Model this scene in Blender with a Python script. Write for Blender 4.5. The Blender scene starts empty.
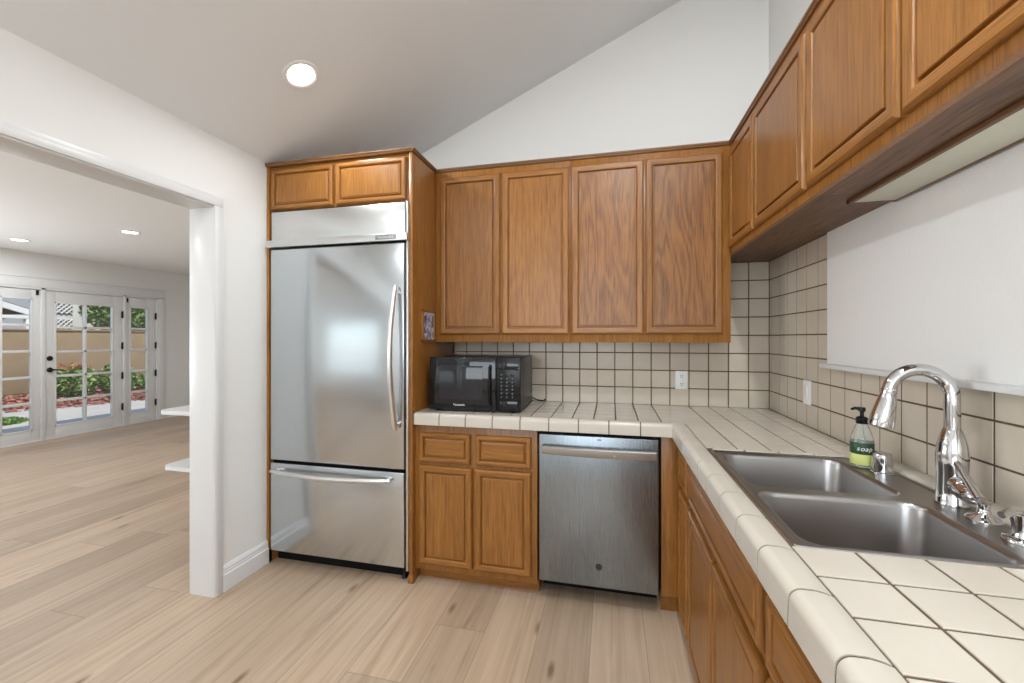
import bpy, bmesh, math, random
from mathutils import Vector, Matrix
random.seed(7)
PI = math.pi
SC = bpy.context.scene
COL = SC.collection

# ------------------------------------------------------------------ camera, world, lights, exposure
cam_d = bpy.data.cameras.new('camera')
cam_d.sensor_width = 36.0
cam_d.lens = 420.0 / 1024.0 * 36.0
cam_d.shift_y = -3.5 / 1024.0
cam_d.clip_start = 0.02
cam = bpy.data.objects.new('camera', cam_d)
COL.objects.link(cam)
cam.location = (0, 0, 1.36)
cam.rotation_euler = (PI / 2, 0, 0.231)
SC.camera = cam

world = bpy.data.worlds.new('sky')
SC.world = world
world.use_nodes = True
wn = world.node_tree
sky = wn.nodes.new('ShaderNodeTexSky')
sky.sky_type = 'NISHITA'
sky.sun_disc = False
sky.sun_elevation = math.radians(55)
sky.sun_rotation = math.radians(80)
wn.links.new(sky.outputs[0], wn.nodes['Background'].inputs[0])
wn.nodes['Background'].inputs[1].default_value = 0.16

SC.view_settings.view_transform = 'Standard'
SC.view_settings.look = 'None'
SC.view_settings.gamma = 1.0
SC.view_settings.exposure = 0.06
SC.view_settings.use_curve_mapping = False


def lamp(name, kind, loc, energy, color=(1, 1, 1), rot=None, aim=None, **kw):
    d = bpy.data.lights.new(name, kind)
    d.energy = energy
    d.color = color
    for k, v in kw.items():
        setattr(d, k, v)
    o = bpy.data.objects.new(name, d)
    COL.objects.link(o)
    o.location = loc
    if rot:
        o.rotation_euler = rot
    if aim:
        o.rotation_euler = Vector(aim).to_track_quat('-Z', 'Y').to_euler()
    return o


lamp('sun', 'SUN', (0, 0, 8), 3.2, (1.0, 0.95, 0.87), aim=(-0.55, 0.25, -0.75), angle=0.01)
# daylight through the windows behind the camera (kitchen and living room)
lamp('kitchen_window_daylight', 'AREA', (-0.55, -2.58, 1.75), 54, (0.895, 0.955, 1.0), aim=(0, 1, 0.02), shape='RECTANGLE', size=2.2, size_y=1.5)
lamp('living_window_daylight', 'AREA', (-4.1, -2.58, 1.25), 12, (0.895, 0.955, 1.0), aim=(0, 1, 0), shape='RECTANGLE', size=2.4, size_y=1.5)
lamp('added_living_side_light', 'AREA', (-7.5, .8, 1.25), 145, (0.895, 0.955, 1.0), aim=(1, 0, .9), shape='RECTANGLE', size=2.8, size_y=1.6)  # added out-of-view side light that brightens the living room, no known window

# ------------------------------------------------------------------ node helpers and materials
def new_mat(name):
    m = bpy.data.materials.new(name)
    m.use_nodes = True
    nt = m.node_tree
    return m, nt, nt.nodes['Principled BSDF']


def N(nt, t, **kw):
    n = nt.nodes.new(t)
    for k, v in kw.items():
        setattr(n, k, v)
    return n


def link(nt, a, b):
    nt.links.new(a, b)


def math_node(nt, op, a, b=None, c=None):
    n = N(nt, 'ShaderNodeMath', operation=op)
    for i, v in enumerate((a, b, c)):
        if v is None:
            continue
        if isinstance(v, (int, float)):
            n.inputs[i].default_value = v
        else:
            link(nt, v, n.inputs[i])
    return n.outputs[0]


def mix_col(nt, fac, a, b, mode='MIX'):
    n = N(nt, 'ShaderNodeMix', data_type='RGBA', blend_type=mode)
    for i, v in ((0, fac), (6, a), (7, b)):
        if isinstance(v, (int, float)):
            n.inputs[i].default_value = v
        elif isinstance(v, tuple):
            n.inputs[i].default_value = (*v, 1) if len(v) == 3 else v
        else:
            link(nt, v, n.inputs[i])
    return n.outputs[2]


def ramp(nt, fac, stops):
    n = N(nt, 'ShaderNodeValToRGB')
    el = n.color_ramp.elements
    while len(el) < len(stops):
        el.new(0.5)
    for e, (p, c) in zip(el, stops):
        e.position = p
        e.color = (*c, 1) if len(c) == 3 else c
    link(nt, fac, n.inputs[0])
    return n.outputs[0]


def obj_coords(nt, scale=(1, 1, 1), rand=0.0):
    tc = N(nt, 'ShaderNodeTexCoord')
    out = tc.outputs['Object']
    if rand:
        oi = N(nt, 'ShaderNodeObjectInfo')
        r = math_node(nt, 'MULTIPLY', oi.outputs['Random'], rand)
        cx = N(nt, 'ShaderNodeCombineXYZ')
        link(nt, r, cx.inputs[0]); link(nt, r, cx.inputs[1]); link(nt, r, cx.inputs[2])
        va = N(nt, 'ShaderNodeVectorMath', operation='ADD')
        link(nt, out, va.inputs[0]); link(nt, cx.outputs[0], va.inputs[1])
        out = va.outputs[0]
    mp = N(nt, 'ShaderNodeMapping')
    mp.inputs['Scale'].default_value = scale
    link(nt, out, mp.inputs[0])
    return mp.outputs[0]


def noise(nt, vec, scale, detail=3.0, rough=0.55, dist=0.0):
    n = N(nt, 'ShaderNodeTexNoise')
    n.inputs['Scale'].default_value = scale
    n.inputs['Detail'].default_value = detail
    n.inputs['Roughness'].default_value = rough
    n.inputs['Distortion'].default_value = dist
    link(nt, vec, n.inputs['Vector'])
    return n.outputs[0]


def bump(nt, bsdf, h, strength, dist=0.002):
    b = N(nt, 'ShaderNodeBump')
    b.inputs['Strength'].default_value = strength
    b.inputs['Distance'].default_value = dist
    link(nt, h, b.inputs['Height'])
    link(nt, b.outputs[0], bsdf.inputs['Normal'])


def plain(name, col, rough=0.5, metal=0.0, nscale=0, namt=0.0, bstr=0.0, bscale=200, spec=None, bdist=0.001):
    m, nt, b = new_mat(name)
    b.inputs['Base Color'].default_value = (*col, 1)
    b.inputs['Roughness'].default_value = rough
    b.inputs['Metallic'].default_value = metal
    if spec is not None:
        b.inputs['Specular IOR Level'].default_value = spec
    if nscale:
        f = noise(nt, obj_coords(nt), nscale, 4)
        c = ramp(nt, f, [(0.3, tuple(x * (1 - namt) for x in col)), (0.7, tuple(min(1, x * (1 + namt)) for x in col))])
        link(nt, c, b.inputs['Base Color'])
    if bstr:
        bump(nt, b, noise(nt, obj_coords(nt), bscale, 3), bstr, bdist)
    return m


def oak(name, axis, light, dark, figure=0.16, rough=0.32, fig_n=9.0, pore=0.5):
    """stained oak; grain runs along axis (0,1,2)"""
    m, nt, b = new_mat(name)
    s = [7.0, 7.0, 7.0]; s[axis] = 0.9
    low = noise(nt, obj_coords(nt, tuple(s), 13.0), 1.0, 2.0, 0.45, 0.3)
    rings = math_node(nt, 'SINE', math_node(nt, 'MULTIPLY', low, fig_n * 6.28))
    rings = math_node(nt, 'MULTIPLY_ADD', rings, 0.5, 0.5)
    s2 = [90.0, 90.0, 90.0]; s2[axis] = 2.2
    fine = noise(nt, obj_coords(nt, tuple(s2), 13.0), 1.0, 4.0, 0.6)
    s3 = [260.0, 260.0, 260.0]; s3[axis] = 9.0
    pores = noise(nt, obj_coords(nt, tuple(s3), 7.0), 1.0, 2.0, 0.5)
    f = math_node(nt, 'MULTIPLY_ADD', rings, figure, math_node(nt, 'MULTIPLY', fine, 1 - figure))
    c = ramp(nt, f, [(0.2, dark), (0.68, light)])
    pr = ramp(nt, pores, [(0.36, (1 - pore * .6, 1 - pore * .62, 1 - pore * .65)), (0.5, (1, 1, 1))])
    c = mix_col(nt, 1.0, c, pr, 'MULTIPLY')
    oi = N(nt, 'ShaderNodeObjectInfo')
    tone = math_node(nt, 'MULTIPLY_ADD', oi.outputs['Random'], 0.22, 0.89)
    hs = N(nt, 'ShaderNodeHueSaturation')
    link(nt, tone, hs.inputs['Value']); link(nt, c, hs.inputs['Color'])
    link(nt, hs.outputs[0], b.inputs['Base Color'])
    b.inputs['Roughness'].default_value = rough
    b.inputs['Specular IOR Level'].default_value = 0.45
    bump(nt, b, pores, 0.10, 0.0006)
    return m


OL, OD = (0.335, 0.142, 0.030), (0.215, 0.080, 0.015)
OAK_Z = oak('oak_vertical', 2, OL, OD)
OAK_X = oak('oak_along_x', 0, OL, OD)
OAK_Y = oak('oak_along_y', 1, OL, OD)
OAK_FIG = oak('oak_figured', 2, (0.315, 0.133, 0.036), (0.205, 0.078, 0.020), 0.45, 0.34, 11.0, 0.7)
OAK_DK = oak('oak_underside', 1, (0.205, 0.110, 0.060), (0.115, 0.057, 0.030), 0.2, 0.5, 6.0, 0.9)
CROWN_X = oak('dark_crown_x', 0, (0.21, 0.095, 0.032), (0.13, 0.055, 0.017), 0.15)
CROWN_Y = oak('dark_crown_y', 1, (0.21, 0.095, 0.032), (0.13, 0.055, 0.017), 0.15)
WALNUT = oak('stained_frame', 1, (0.16, 0.075, 0.030), (0.10, 0.045, 0.018), 0.2, 0.4)

M = {}
M['wall'] = plain('white_wall_paint', (0.80, 0.795, 0.775), 0.6, bstr=0.05, bscale=160)
M['ceiling'] = plain('white_ceiling_paint', (0.79, 0.80, 0.80), 0.75, bstr=0.12, bscale=60)
M['ceiling_living'] = plain('bounce_lit_ceiling_paint', (0.88, 0.88, 0.87), 0.55, bstr=0.12, bscale=60)  # lighter copy of the ceiling paint, bounced light put into its colour
M['trim'] = plain('white_gloss_trim', (0.74, 0.74, 0.74), 0.32)
M['panel'] = plain('white_textured_panel', (0.90, 0.905, 0.90), 0.6, bstr=0.35, bscale=70, bdist=0.003)
M['tile_wall'] = plain('beige_wall_tile', (0.575, 0.505, 0.415), 0.22, nscale=4.5, namt=0.06, bstr=0.06, bscale=25)
M['tile_counter'] = plain('cream_counter_tile', (0.525, 0.475, 0.405), 0.2, nscale=5, namt=0.045, bstr=0.06, bscale=25)
M['tile_edge'] = plain('cream_edge_tile', (0.525, 0.48, 0.415), 0.2, nscale=5, namt=0.03, bstr=0.05, bscale=25)
M['grout'] = plain('dark_brown_grout', (0.105, 0.068, 0.042), 0.9, nscale=60, namt=0.2)
M['black'] = plain('black_plastic', (0.006, 0.006, 0.007), 0.25, spec=0.3)
M['black_soft'] = plain('black_matte', (0.004, 0.004, 0.004), 0.6, spec=0.2)
M['black_gloss'] = plain('black_glass', (0.008, 0.009, 0.011), 0.06)
M['mw_side'] = plain('microwave_metal_case', (0.016, 0.016, 0.017), 0.3, 0.2)
M['mw_window'] = plain('microwave_window', (0.018, 0.020, 0.024), 0.05)
M['chrome'] = plain('chrome', (0.64, 0.64, 0.65), 0.06, 1.0)
M['white_plastic'] = plain('white_plastic', (0.82, 0.82, 0.81), 0.3)
M['bronze'] = plain('dark_bronze', (0.03, 0.027, 0.025), 0.4, 0.8)
M['slot'] = plain('dark_slot', (0.03, 0.03, 0.03), 0.6)
M['badge'] = plain('badge_grey', (0.30, 0.30, 0.31), 0.35, 0.6)
M['badge_txt'] = plain('badge_silver', (0.75, 0.75, 0.76), 0.3, 0.5)
M['txt_white'] = plain('white_print', (0.8, 0.8, 0.8), 0.5)
M['txt_dim'] = plain('grey_print', (0.33, 0.34, 0.35), 0.5)
M['label_green'] = plain('dark_green_label', (0.018, 0.055, 0.022), 0.45)
M['label_lime'] = plain('lime_label', (0.52, 0.56, 0.18), 0.45)
M['bark'] = plain('tree_bark', (0.12, 0.08, 0.05), 0.9, nscale=20, namt=0.3)
M['concrete'] = plain('pale_concrete', (0.60, 0.57, 0.52), 0.9, nscale=3, namt=0.08)
M['fence'] = plain('tan_stucco', (0.31, 0.225, 0.135), 0.9, nscale=2.5, namt=0.10, bstr=0.2, bscale=80)
M['house'] = plain('white_siding', (0.85, 0.85, 0.84), 0.7)
M['lattice'] = plain('grey_lattice', (0.23, 0.24, 0.25), 0.8)
M['roof'] = plain('grey_shingles', (0.20, 0.20, 0.20), 0.9, nscale=20, namt=0.3)
M['soil'] = plain('brown_soil', (0.20, 0.11, 0.07), 1.0, nscale=14, namt=0.4)


def steel(name, col, rough, axis, warp=0.0):
    m, nt, b = new_mat(name)
    b.inputs['Metallic'].default_value = 1.0
    s = [900.0, 900.0, 900.0]; s[axis] = 6.0
    br = noise(nt, obj_coords(nt, tuple(s)), 1.0, 2.0)
    c = ramp(nt, br, [(0.3, tuple(x * 0.975 for x in col)), (0.7, tuple(min(1, x * 1.02) for x in col))])
    link(nt, c, b.inputs['Base Color'])
    r = math_node(nt, 'MULTIPLY_ADD', br, 0.05, rough - 0.025)
    link(nt, r, b.inputs['Roughness'])
    if warp:
        bump(nt, b, noise(nt, obj_coords(nt, (1.4, 1, 3.0)), 1.0, 1.0), warp, 0.05)
    return m


M['steel'] = steel('brushed_steel', (0.59, 0.63, 0.66), 0.17, 0, 0.06)
M['steel_lt'] = steel('bright_steel', (0.68, 0.69, 0.69), 0.30, 0)
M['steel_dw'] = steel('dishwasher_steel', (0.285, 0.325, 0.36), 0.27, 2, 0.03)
M['steel_bar'] = steel('satin_handle_steel', (0.80, 0.80, 0.80), 0.34, 0)
M['steel_dwh'] = steel('dishwasher_handle_steel', (0.47, 0.49, 0.505), 0.26, 0)
M['steel_sink'] = steel('satin_sink_steel', (0.40, 0.385, 0.375), 0.30, 1)


def mat_glass():
    m, nt, b = new_mat('clear_glass')
    nt.nodes.remove(b)
    out = nt.nodes['Material Output']
    tr = N(nt, 'ShaderNodeBsdfTransparent')
    tr.inputs[0].default_value = (0.97, 0.98, 0.975, 1)
    gl = N(nt, 'ShaderNodeBsdfGlossy')
    gl.inputs['Roughness'].default_value = 0.02
    mx = N(nt, 'ShaderNodeMixShader')
    mx.inputs[0].default_value = 0.05
    link(nt, tr.outputs[0], mx.inputs[1]); link(nt, gl.outputs[0], mx.inputs[2])
    link(nt, mx.outputs[0], out.inputs[0])
    return m


M['glass'] = mat_glass()


def mat_bottle():
    m, nt, b = new_mat('clear_bottle')
    b.inputs['Base Color'].default_value = (0.86, 0.90, 0.86, 1)
    b.inputs['Roughness'].default_value = 0.08
    b.inputs['Transmission Weight'].default_value = 0.85
    b.inputs['IOR'].default_value = 1.33
    return m


M['bottle'] = mat_bottle()


def emit(name, col, strength):
    m, nt, b = new_mat(name)
    b.inputs['Base Color'].default_value = (*col, 1)
    b.inputs['Emission Color'].default_value = (*col, 1)
    b.inputs['Emission Strength'].default_value = strength
    return m


M['lamp_lens'] = emit('lit_lamp_lens', (1, 0.99, 0.97), 6.0)


def mat_diffuser():
    m, nt, b = new_mat('ribbed_acrylic_diffuser')
    n = N(nt, 'ShaderNodeTexWave', bands_direction='X')
    n.inputs['Scale'].default_value = 60
    link(nt, obj_coords(nt), n.inputs[0])
    b.inputs['Base Color'].default_value = (0.66, 0.66, 0.54, 1)
    b.inputs['Roughness'].default_value = 0.3
    bump(nt, b, n.outputs['Fac'], 0.3, 0.002)
    return m


M['diffuser'] = mat_diffuser()


def mat_floor():
    m, nt, b = new_mat('oak_plank_floor')
    tc = N(nt, 'ShaderNodeTexCoord')
    sp = N(nt, 'ShaderNodeSeparateXYZ')
    link(nt, tc.outputs['Object'], sp.inputs[0])
    X, Y = sp.outputs[0], sp.outputs[1]
    W = 0.24
    xr = math_node(nt, 'DIVIDE', math_node(nt, 'ADD', X, 0.328 + 24.0), W)
    row = math_node(nt, 'FLOOR', xr)
    fx = math_node(nt, 'FRACT', xr)
    wn1 = N(nt, 'ShaderNodeTexWhiteNoise', noise_dimensions='1D')
    link(nt, row, wn1.inputs['W'])
    L = 1.9
    yr = math_node(nt, 'ADD', math_node(nt, 'DIVIDE', math_node(nt, 'ADD', Y, 19.0), L), math_node(nt, 'MULTIPLY', wn1.outputs[0], 7.0))
    col = math_node(nt, 'FLOOR', yr)
    fy = math_node(nt, 'FRACT', yr)
    cv = N(nt, 'ShaderNodeCombineXYZ')
    link(nt, row, cv.inputs[0]); link(nt, col, cv.inputs[1])
    wn2 = N(nt, 'ShaderNodeTexWhiteNoise', noise_dimensions='3D')
    link(nt, cv.outputs[0], wn2.inputs['Vector'])
    # grain coordinates, shifted per plank
    sh = N(nt, 'ShaderNodeVectorMath', operation='MULTIPLY_ADD')
    link(nt, wn2.outputs['Color'], sh.inputs[0])
    sh.inputs[1].default_value = (37, 53, 11)
    link(nt, tc.outputs['Object'], sh.inputs[2])

    def mp(s):
        q = N(nt, 'ShaderNodeMapping')
        q.inputs['Scale'].default_value = s
        link(nt, sh.outputs[0], q.inputs[0])
        return q.outputs[0]
    low = noise(nt, mp((6, 0.55, 1)), 1.0, 3.0, 0.5, 0.6)
    rings = math_node(nt, 'MULTIPLY_ADD', math_node(nt, 'SINE', math_node(nt, 'MULTIPLY', low, 38.0)), 0.5, 0.5)
    fine = noise(nt, mp((60, 1.1, 1)), 1.0, 5.0, 0.6)
    f = math_node(nt, 'MULTIPLY_ADD', rings, 0.10, math_node(nt, 'MULTIPLY_ADD', fine, 0.55, 0.18))
    base = ramp(nt, f, [(0.22, (0.310, 0.214, 0.142)), (0.5, (0.440, 0.325, 0.230)), (0.75, (0.53, 0.408, 0.298))])
    tone = ramp(nt, wn2.outputs[0], [(0.0, (0.84, 0.82, 0.80)), (0.5, (0.98, 0.98, 0.98)), (1.0, (1.12, 1.11, 1.10))])
    c = mix_col(nt, 1.0, base, tone, 'MULTIPLY')
    # broad dark streaks and knots
    st = noise(nt, mp((9, 0.8, 1)), 1.0, 4.0, 0.6, 1.0)
    stm = ramp(nt, st, [(0.58, (1, 1, 1)), (0.75, (0.72, 0.66, 0.60))])
    c = mix_col(nt, 1.0, c, stm, 'MULTIPLY')
    vo = N(nt, 'ShaderNodeTexVoronoi')
    vo.inputs['Scale'].default_value = 1.0
    link(nt, mp((5.0, 1.6, 1)), vo.inputs['Vector'])
    kn = ramp(nt, vo.outputs['Distance'], [(0.03, (0.45, 0.38, 0.32)), (0.10, (1, 1, 1))])
    c = mix_col(nt, 1.0, c, kn, 'MULTIPLY')
    # grooves
    gx = math_node(nt, 'MINIMUM', fx, math_node(nt, 'SUBTRACT', 1.0, fx))
    gy = math_node(nt, 'MINIMUM', fy, math_node(nt, 'SUBTRACT', 1.0, fy))
    g1 = math_node(nt, 'LESS_THAN', gx, 0.0065)
    g2 = math_node(nt, 'LESS_THAN', gy, 0.0009)
    g = math_node(nt, 'MAXIMUM', g1, g2)
    c = mix_col(nt, math_node(nt, 'MULTIPLY', g, 0.55), c, (0.17, 0.11, 0.07))
    link(nt, c, b.inputs['Base Color'])
    b.inputs['Roughness'].default_value = 0.42
    bump(nt, b, math_node(nt, 'SUBTRACT', math_node(nt, 'MULTIPLY', fine, 0.3), g), 0.12, 0.001)
    return m


M['floor'] = mat_floor()


def leaf_mat(name, a, b_, c_):
    m, nt, b = new_mat(name)
    g = N(nt, 'ShaderNodeNewGeometry')
    c = ramp(nt, g.outputs['Random Per Island'], [(0.0, a), (0.55, b_), (1.0, c_)])
    link(nt, c, b.inputs['Base Color'])
    b.inputs['Roughness'].default_value = 0.5
    return m


M['leaf'] = leaf_mat('hedge_leaves', (0.05, 0.12, 0.025), (0.22, 0.36, 0.08), (0.50, 0.58, 0.20))
M['leaf_tree'] = leaf_mat('tree_leaves', (0.07, 0.16, 0.04), (0.24, 0.40, 0.10), (0.48, 0.60, 0.24))
M['flower'] = leaf_mat('red_blossom', (0.5, 0.05, 0.03), (0.6, 0.12, 0.06), (0.7, 0.2, 0.1))
M['chips'] = leaf_mat('red_bark_chips', (0.20, 0.07, 0.05), (0.40, 0.15, 0.10), (0.55, 0.27, 0.20))
M['blade'] = leaf_mat('grass_blades', (0.06, 0.15, 0.03), (0.12, 0.26, 0.05), (0.2, 0.36, 0.08))


def mat_picture():
    m, nt, b = new_mat('mottled_print')
    vo = N(nt, 'ShaderNodeTexVoronoi')
    vo.inputs['Scale'].default_value = 38
    link(nt, obj_coords(nt), vo.inputs['Vector'])
    sp = N(nt, 'ShaderNodeSeparateColor')
    link(nt, vo.outputs['Color'], sp.inputs[0])
    c = ramp(nt, sp.outputs[0], [(0.0, (0.03, 0.03, 0.04)), (0.25, (0.22, 0.20, 0.36)), (0.5, (0.34, 0.33, 0.52)), (0.75, (0.75, 0.74, 0.76)), (1.0, (0.45, 0.47, 0.45))])
    link(nt, c, b.inputs['Base Color'])
    b.inputs['Roughness'].default_value = 0.3
    return m


M['print'] = mat_picture()

# ------------------------------------------------------------------ mesh builder
class MB:
    def __init__(self):
        self.bm = bmesh.new()

    def _mark(self):
        return len(self.bm.faces)

    def _set(self, faces, mi):
        for f in faces:
            f.material_index = mi

    def box(self, x0, x1, y0, y1, z0, z1, bev=0.0, mi=0, seg=2):
        bm = self.bm
        x0, x1 = min(x0, x1), max(x0, x1); y0, y1 = min(y0, y1), max(y0, y1); z0, z1 = min(z0, z1), max(z0, z1)
        vs = [bm.verts.new(p) for p in ((x0, y0, z0), (x1, y0, z0), (x1, y1, z0), (x0, y1, z0), (x0, y0, z1), (x1, y0, z1), (x1, y1, z1), (x0, y1, z1))]
        fs = [bm.faces.new([vs[i] for i in q]) for q in ((3, 2, 1, 0), (4, 5, 6, 7), (0, 1, 5, 4), (1, 2, 6, 5), (2, 3, 7, 6), (3, 0, 4, 7))]
        self._set(fs, mi)
        if bev > 0:
            es = list({e for f in fs for e in f.edges})
            r = bmesh.ops.bevel(bm, geom=es, offset=bev, segments=seg, profile=0.5, affect='EDGES')
            self._set(r['faces'], mi)
        return self

    def tile(self, x0, x1, y0, y1, z0, z1, axis, bev, mi=0):
        """cheap tile: a prism with a chamfered front; axis 'z+', 'y-', 'x-' is the way it faces"""
        bm = self.bm
        if axis == 'z+':
            P = lambda a, b, d: (x0 + a if a >= 0 else x1 + a, y0 + b if b >= 0 else y1 + b, d)
            rings = [(0, z0), (0, z1 - bev), (bev, z1)]
            R = [[(x0 + i, y0 + i, d), (x1 - i, y0 + i, d), (x1 - i, y1 - i, d), (x0 + i, y1 - i, d)] for i, d in rings]
        elif axis == 'y-':
            rings = [(0, y1), (0, y0 + bev), (bev, y0)]
            R = [[(x0 + i, d, z0 + i), (x1 - i, d, z0 + i), (x1 - i, d, z1 - i), (x0 + i, d, z1 - i)] for i, d in rings]
        else:
            rings = [(0, x1), (0, x0 + bev), (bev, x0)]
            R = [[(d, y1 - i, z0 + i), (d, y0 + i, z0 + i), (d, y0 + i, z1 - i), (d, y1 - i, z1 - i)] for i, d in rings]
        V = [[bm.verts.new(p) for p in r] for r in R]
        fs = []
        for a, b in zip(V[:-1], V[1:]):
            for k in range(4):
                fs.append(bm.faces.new((a[k], a[(k + 1) % 4], b[(k + 1) % 4], b[k])))
        fs.append(bm.faces.new(V[-1]))
        fs.append(bm.faces.new(V[0][::-1]))
        self._set(fs, mi)

    def loft(self, rings, cap=(True, True), closed=True, mi=0):
        bm = self.bm
        V = [[bm.verts.new(p) for p in r] for r in rings]
        n = len(V[0])
        fs = []
        for a, b in zip(V[:-1], V[1:]):
            for k in range(n if closed else n - 1):
                fs.append(bm.faces.new((a[k], a[(k + 1) % n], b[(k + 1) % n], b[k])))
        if cap[0]:
            fs.append(bm.faces.new(V[0][::-1]))
        if cap[1]:
            fs.append(bm.faces.new(V[-1]))
        self._set(fs, mi)
        return self

    def lathe(self, c, prof, n=32, mi=0, axis=None, cap=(True, True)):
        """prof = [(radius, height)...] about axis through c"""
        ax = Vector(axis or (0, 0, 1)).normalized()
        q = ax.to_track_quat('Z', 'Y').to_matrix()
        rings = []
        for r, h in prof:
            r = max(r, 1e-4)
            rings.append([Vector(c) + q @ Vector((r * math.cos(2 * PI * k / n), r * math.sin(2 * PI * k / n), h)) for k in range(n)])
        return self.loft(rings, cap, mi=mi)

    def tube(self, pts, rad, n=16, mi=0, flat=1.0, up=None, cap=(True, True)):
        pts = [Vector(p) for p in pts]
        rings = []
        prev = None
        for i, p in enumerate(pts):
            t = (pts[min(i + 1, len(pts) - 1)] - pts[max(i - 1, 0)]).normalized()
            if prev is None:
                a = Vector(up) if up else (Vector((0, 0, 1)) if abs(t.z) < 0.9 else Vector((1, 0, 0)))
            else:
                a = prev
            a = (a - t * a.dot(t)).normalized()
            prev = a
            b = t.cross(a)
            r = rad[i] if isinstance(rad, (list, tuple)) else rad
            rings.append([p + a * (r * math.cos(2 * PI * k / n)) + b * (r * flat * math.sin(2 * PI * k / n)) for k in range(n)])
        return self.loft(rings, cap, mi=mi)

    def door(self, P, w, h, prof, m_v=0, m_h=1, m_c=0):
        """panel door: concentric rings (inset, depth); P(u, v, d) maps to space"""
        bm = self.bm
        rings = []
        for i, d in prof:
            rings.append([bm.verts.new(P(*q)) for q in ((i, i, d), (w - i, i, d), (w - i, h - i, d), (i, h - i, d))])
        for a, b in zip(rings[:-1], rings[1:]):
            for k in range(4):
                f = bm.faces.new((a[k], a[(k + 1) % 4], b[(k + 1) % 4], b[k]))
                f.material_index = m_h if k in (0, 2) else m_v
        f = bm.faces.new(rings[-1]); f.material_index = m_c
        f = bm.faces.new(rings[0][::-1]); f.material_index = m_c
        return self

    def poly(self, pts, mi=0):
        f = self.bm.faces.new([self.bm.verts.new(p) for p in pts])
        f.material_index = mi
        return self

    def prism(self, pts, off, mi=0):
        """closed polygon pts extruded by vector off"""
        bm = self.bm
        a = [bm.verts.new(p) for p in pts]
        b = [bm.verts.new(Vector(p) + Vector(off)) for p in pts]
        fs = [bm.faces.new(a[::-1]), bm.faces.new(b)]
        n = len(a)
        for k in range(n):
            fs.append(bm.faces.new((a[k], a[(k + 1) % n], b[(k + 1) % n], b[k])))
        self._set(fs, mi)
        return self

    def build(self, name, mats, parent=None, angle=35, recalc=True, loc=None):
        bm = self.bm
        if recalc:
            bmesh.ops.recalc_face_normals(bm, faces=bm.faces[:])
        root = parent
        while root is not None and root.parent is not None:
            root = root.parent
        org = Vector(loc) if loc is not None else (Vector(root['base']) if root is not None else Vector((0, 0, 0)))
        if org.length:
            bmesh.ops.translate(bm, verts=bm.verts[:], vec=-org)
        me = bpy.data.meshes.new(name)
        bm.to_mesh(me); bm.free()
        for m in (mats if isinstance(mats, (list, tuple)) else [mats]):
            me.materials.append(m)
        me.shade_smooth()
        me.set_sharp_from_angle(angle=math.radians(angle))
        o = bpy.data.objects.new(name, me)
        COL.objects.link(o)
        if parent is not None:
            o.parent = parent
        elif loc is not None:
            o.location = org
        return o


def tag(o, label=None, cat=None, group=None, kind=None):
    if label: o['label'] = label
    if cat: o['category'] = cat
    if group: o['group'] = group
    if kind: o['kind'] = kind
    return o


def thing(name, label, cat, loc, group=None, base=None):
    """Empty at the thing's base. Parts are modelled in room coordinates; base is subtracted from them"""
    o = bpy.data.objects.new(name, None)
    o.empty_display_size = 0.1
    COL.objects.link(o)
    o.location = loc
    o['base'] = base if base is not None else list(loc)
    return tag(o, label, cat, group)


def struct(name, mb, mats, label=None, parent=None, angle=35):
    o = mb.build(name, mats, parent, angle)
    if parent is None:
        o['kind'] = 'structure'
        o['base'] = [0, 0, 0]
    if label: o['label'] = label
    return o


def text_mesh(name, body, size, mat, parent, matrix, depth=0.0004, shear=0.0, align='CENTER'):
    cu = bpy.data.curves.new('tmp_text', 'FONT')
    cu.body = body; cu.size = size; cu.extrude = depth; cu.align_x = align; cu.align_y = 'CENTER'; cu.shear = shear
    tmp = bpy.data.objects.new('tmp_text', cu)
    COL.objects.link(tmp)
    dg = bpy.context.evaluated_depsgraph_get()
    dg.update()
    me = bpy.data.meshes.new_from_object(tmp.evaluated_get(dg))
    bpy.data.objects.remove(tmp); bpy.data.curves.remove(cu)
    me.name = name
    me.materials.clear(); me.materials.append(mat)
    root = parent
    while root.parent is not None:
        root = root.parent
    me.transform(Matrix.Translation(-Vector(root['base'])) @ matrix)
    o = bpy.data.objects.new(name, me)
    COL.objects.link(o); o.parent = parent
    return o


FACE_Y = lambda x, y, z: Matrix.Translation((x, y, z)) @ Matrix.Rotation(PI / 2, 4, 'X')        # text read from -Y

# ------------------------------------------------------------------ main dimensions
XL, XR = -2.03, 0.918          # kitchen side walls (XR is the tile face)
YB, YR = 2.87, -2.45           # back wall, wall behind the camera
CZ, CS = 2.422, 0.447          # ceiling height at the left wall, slope to the right
ceil_z = lambda x: CZ + CS * (x - XL)
ZT = 0.942                     # counter top
FX0, FX1 = -7.35, -2.165       # living room
FYB = 6.6
FZ = 2.48

# ------------------------------------------------------------------ room shell
b = MB(); b.box(FX0 - 0.1, XR + 0.15, YR - 0.1, FYB + 0.1, -0.12, 0.0)
struct('floor', b, M['floor'], 'light oak plank floor running through both rooms')

b = MB()
b.prism([(XL - 0.12, YR, ceil_z(XL - 0.12)), (XR + 0.15, YR, ceil_z(XR + 0.15)), (XR + 0.15, YR, ceil_z(XR + 0.15) + .12), (XL - 0.12, YR, ceil_z(XL - 0.12) + .12)], (0, YB + 0.1 - YR, 0))
struct('ceiling', b, M['ceiling'], 'sloped white kitchen ceiling')
b = MB(); b.box(FX0 - 0.1, FX1 + 0.02, YR - 0.1, FYB + 0.1, FZ, FZ + 0.1)
struct('ceiling_living', b, M['ceiling_living'], 'flat white ceiling of the room beyond the opening')

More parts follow.
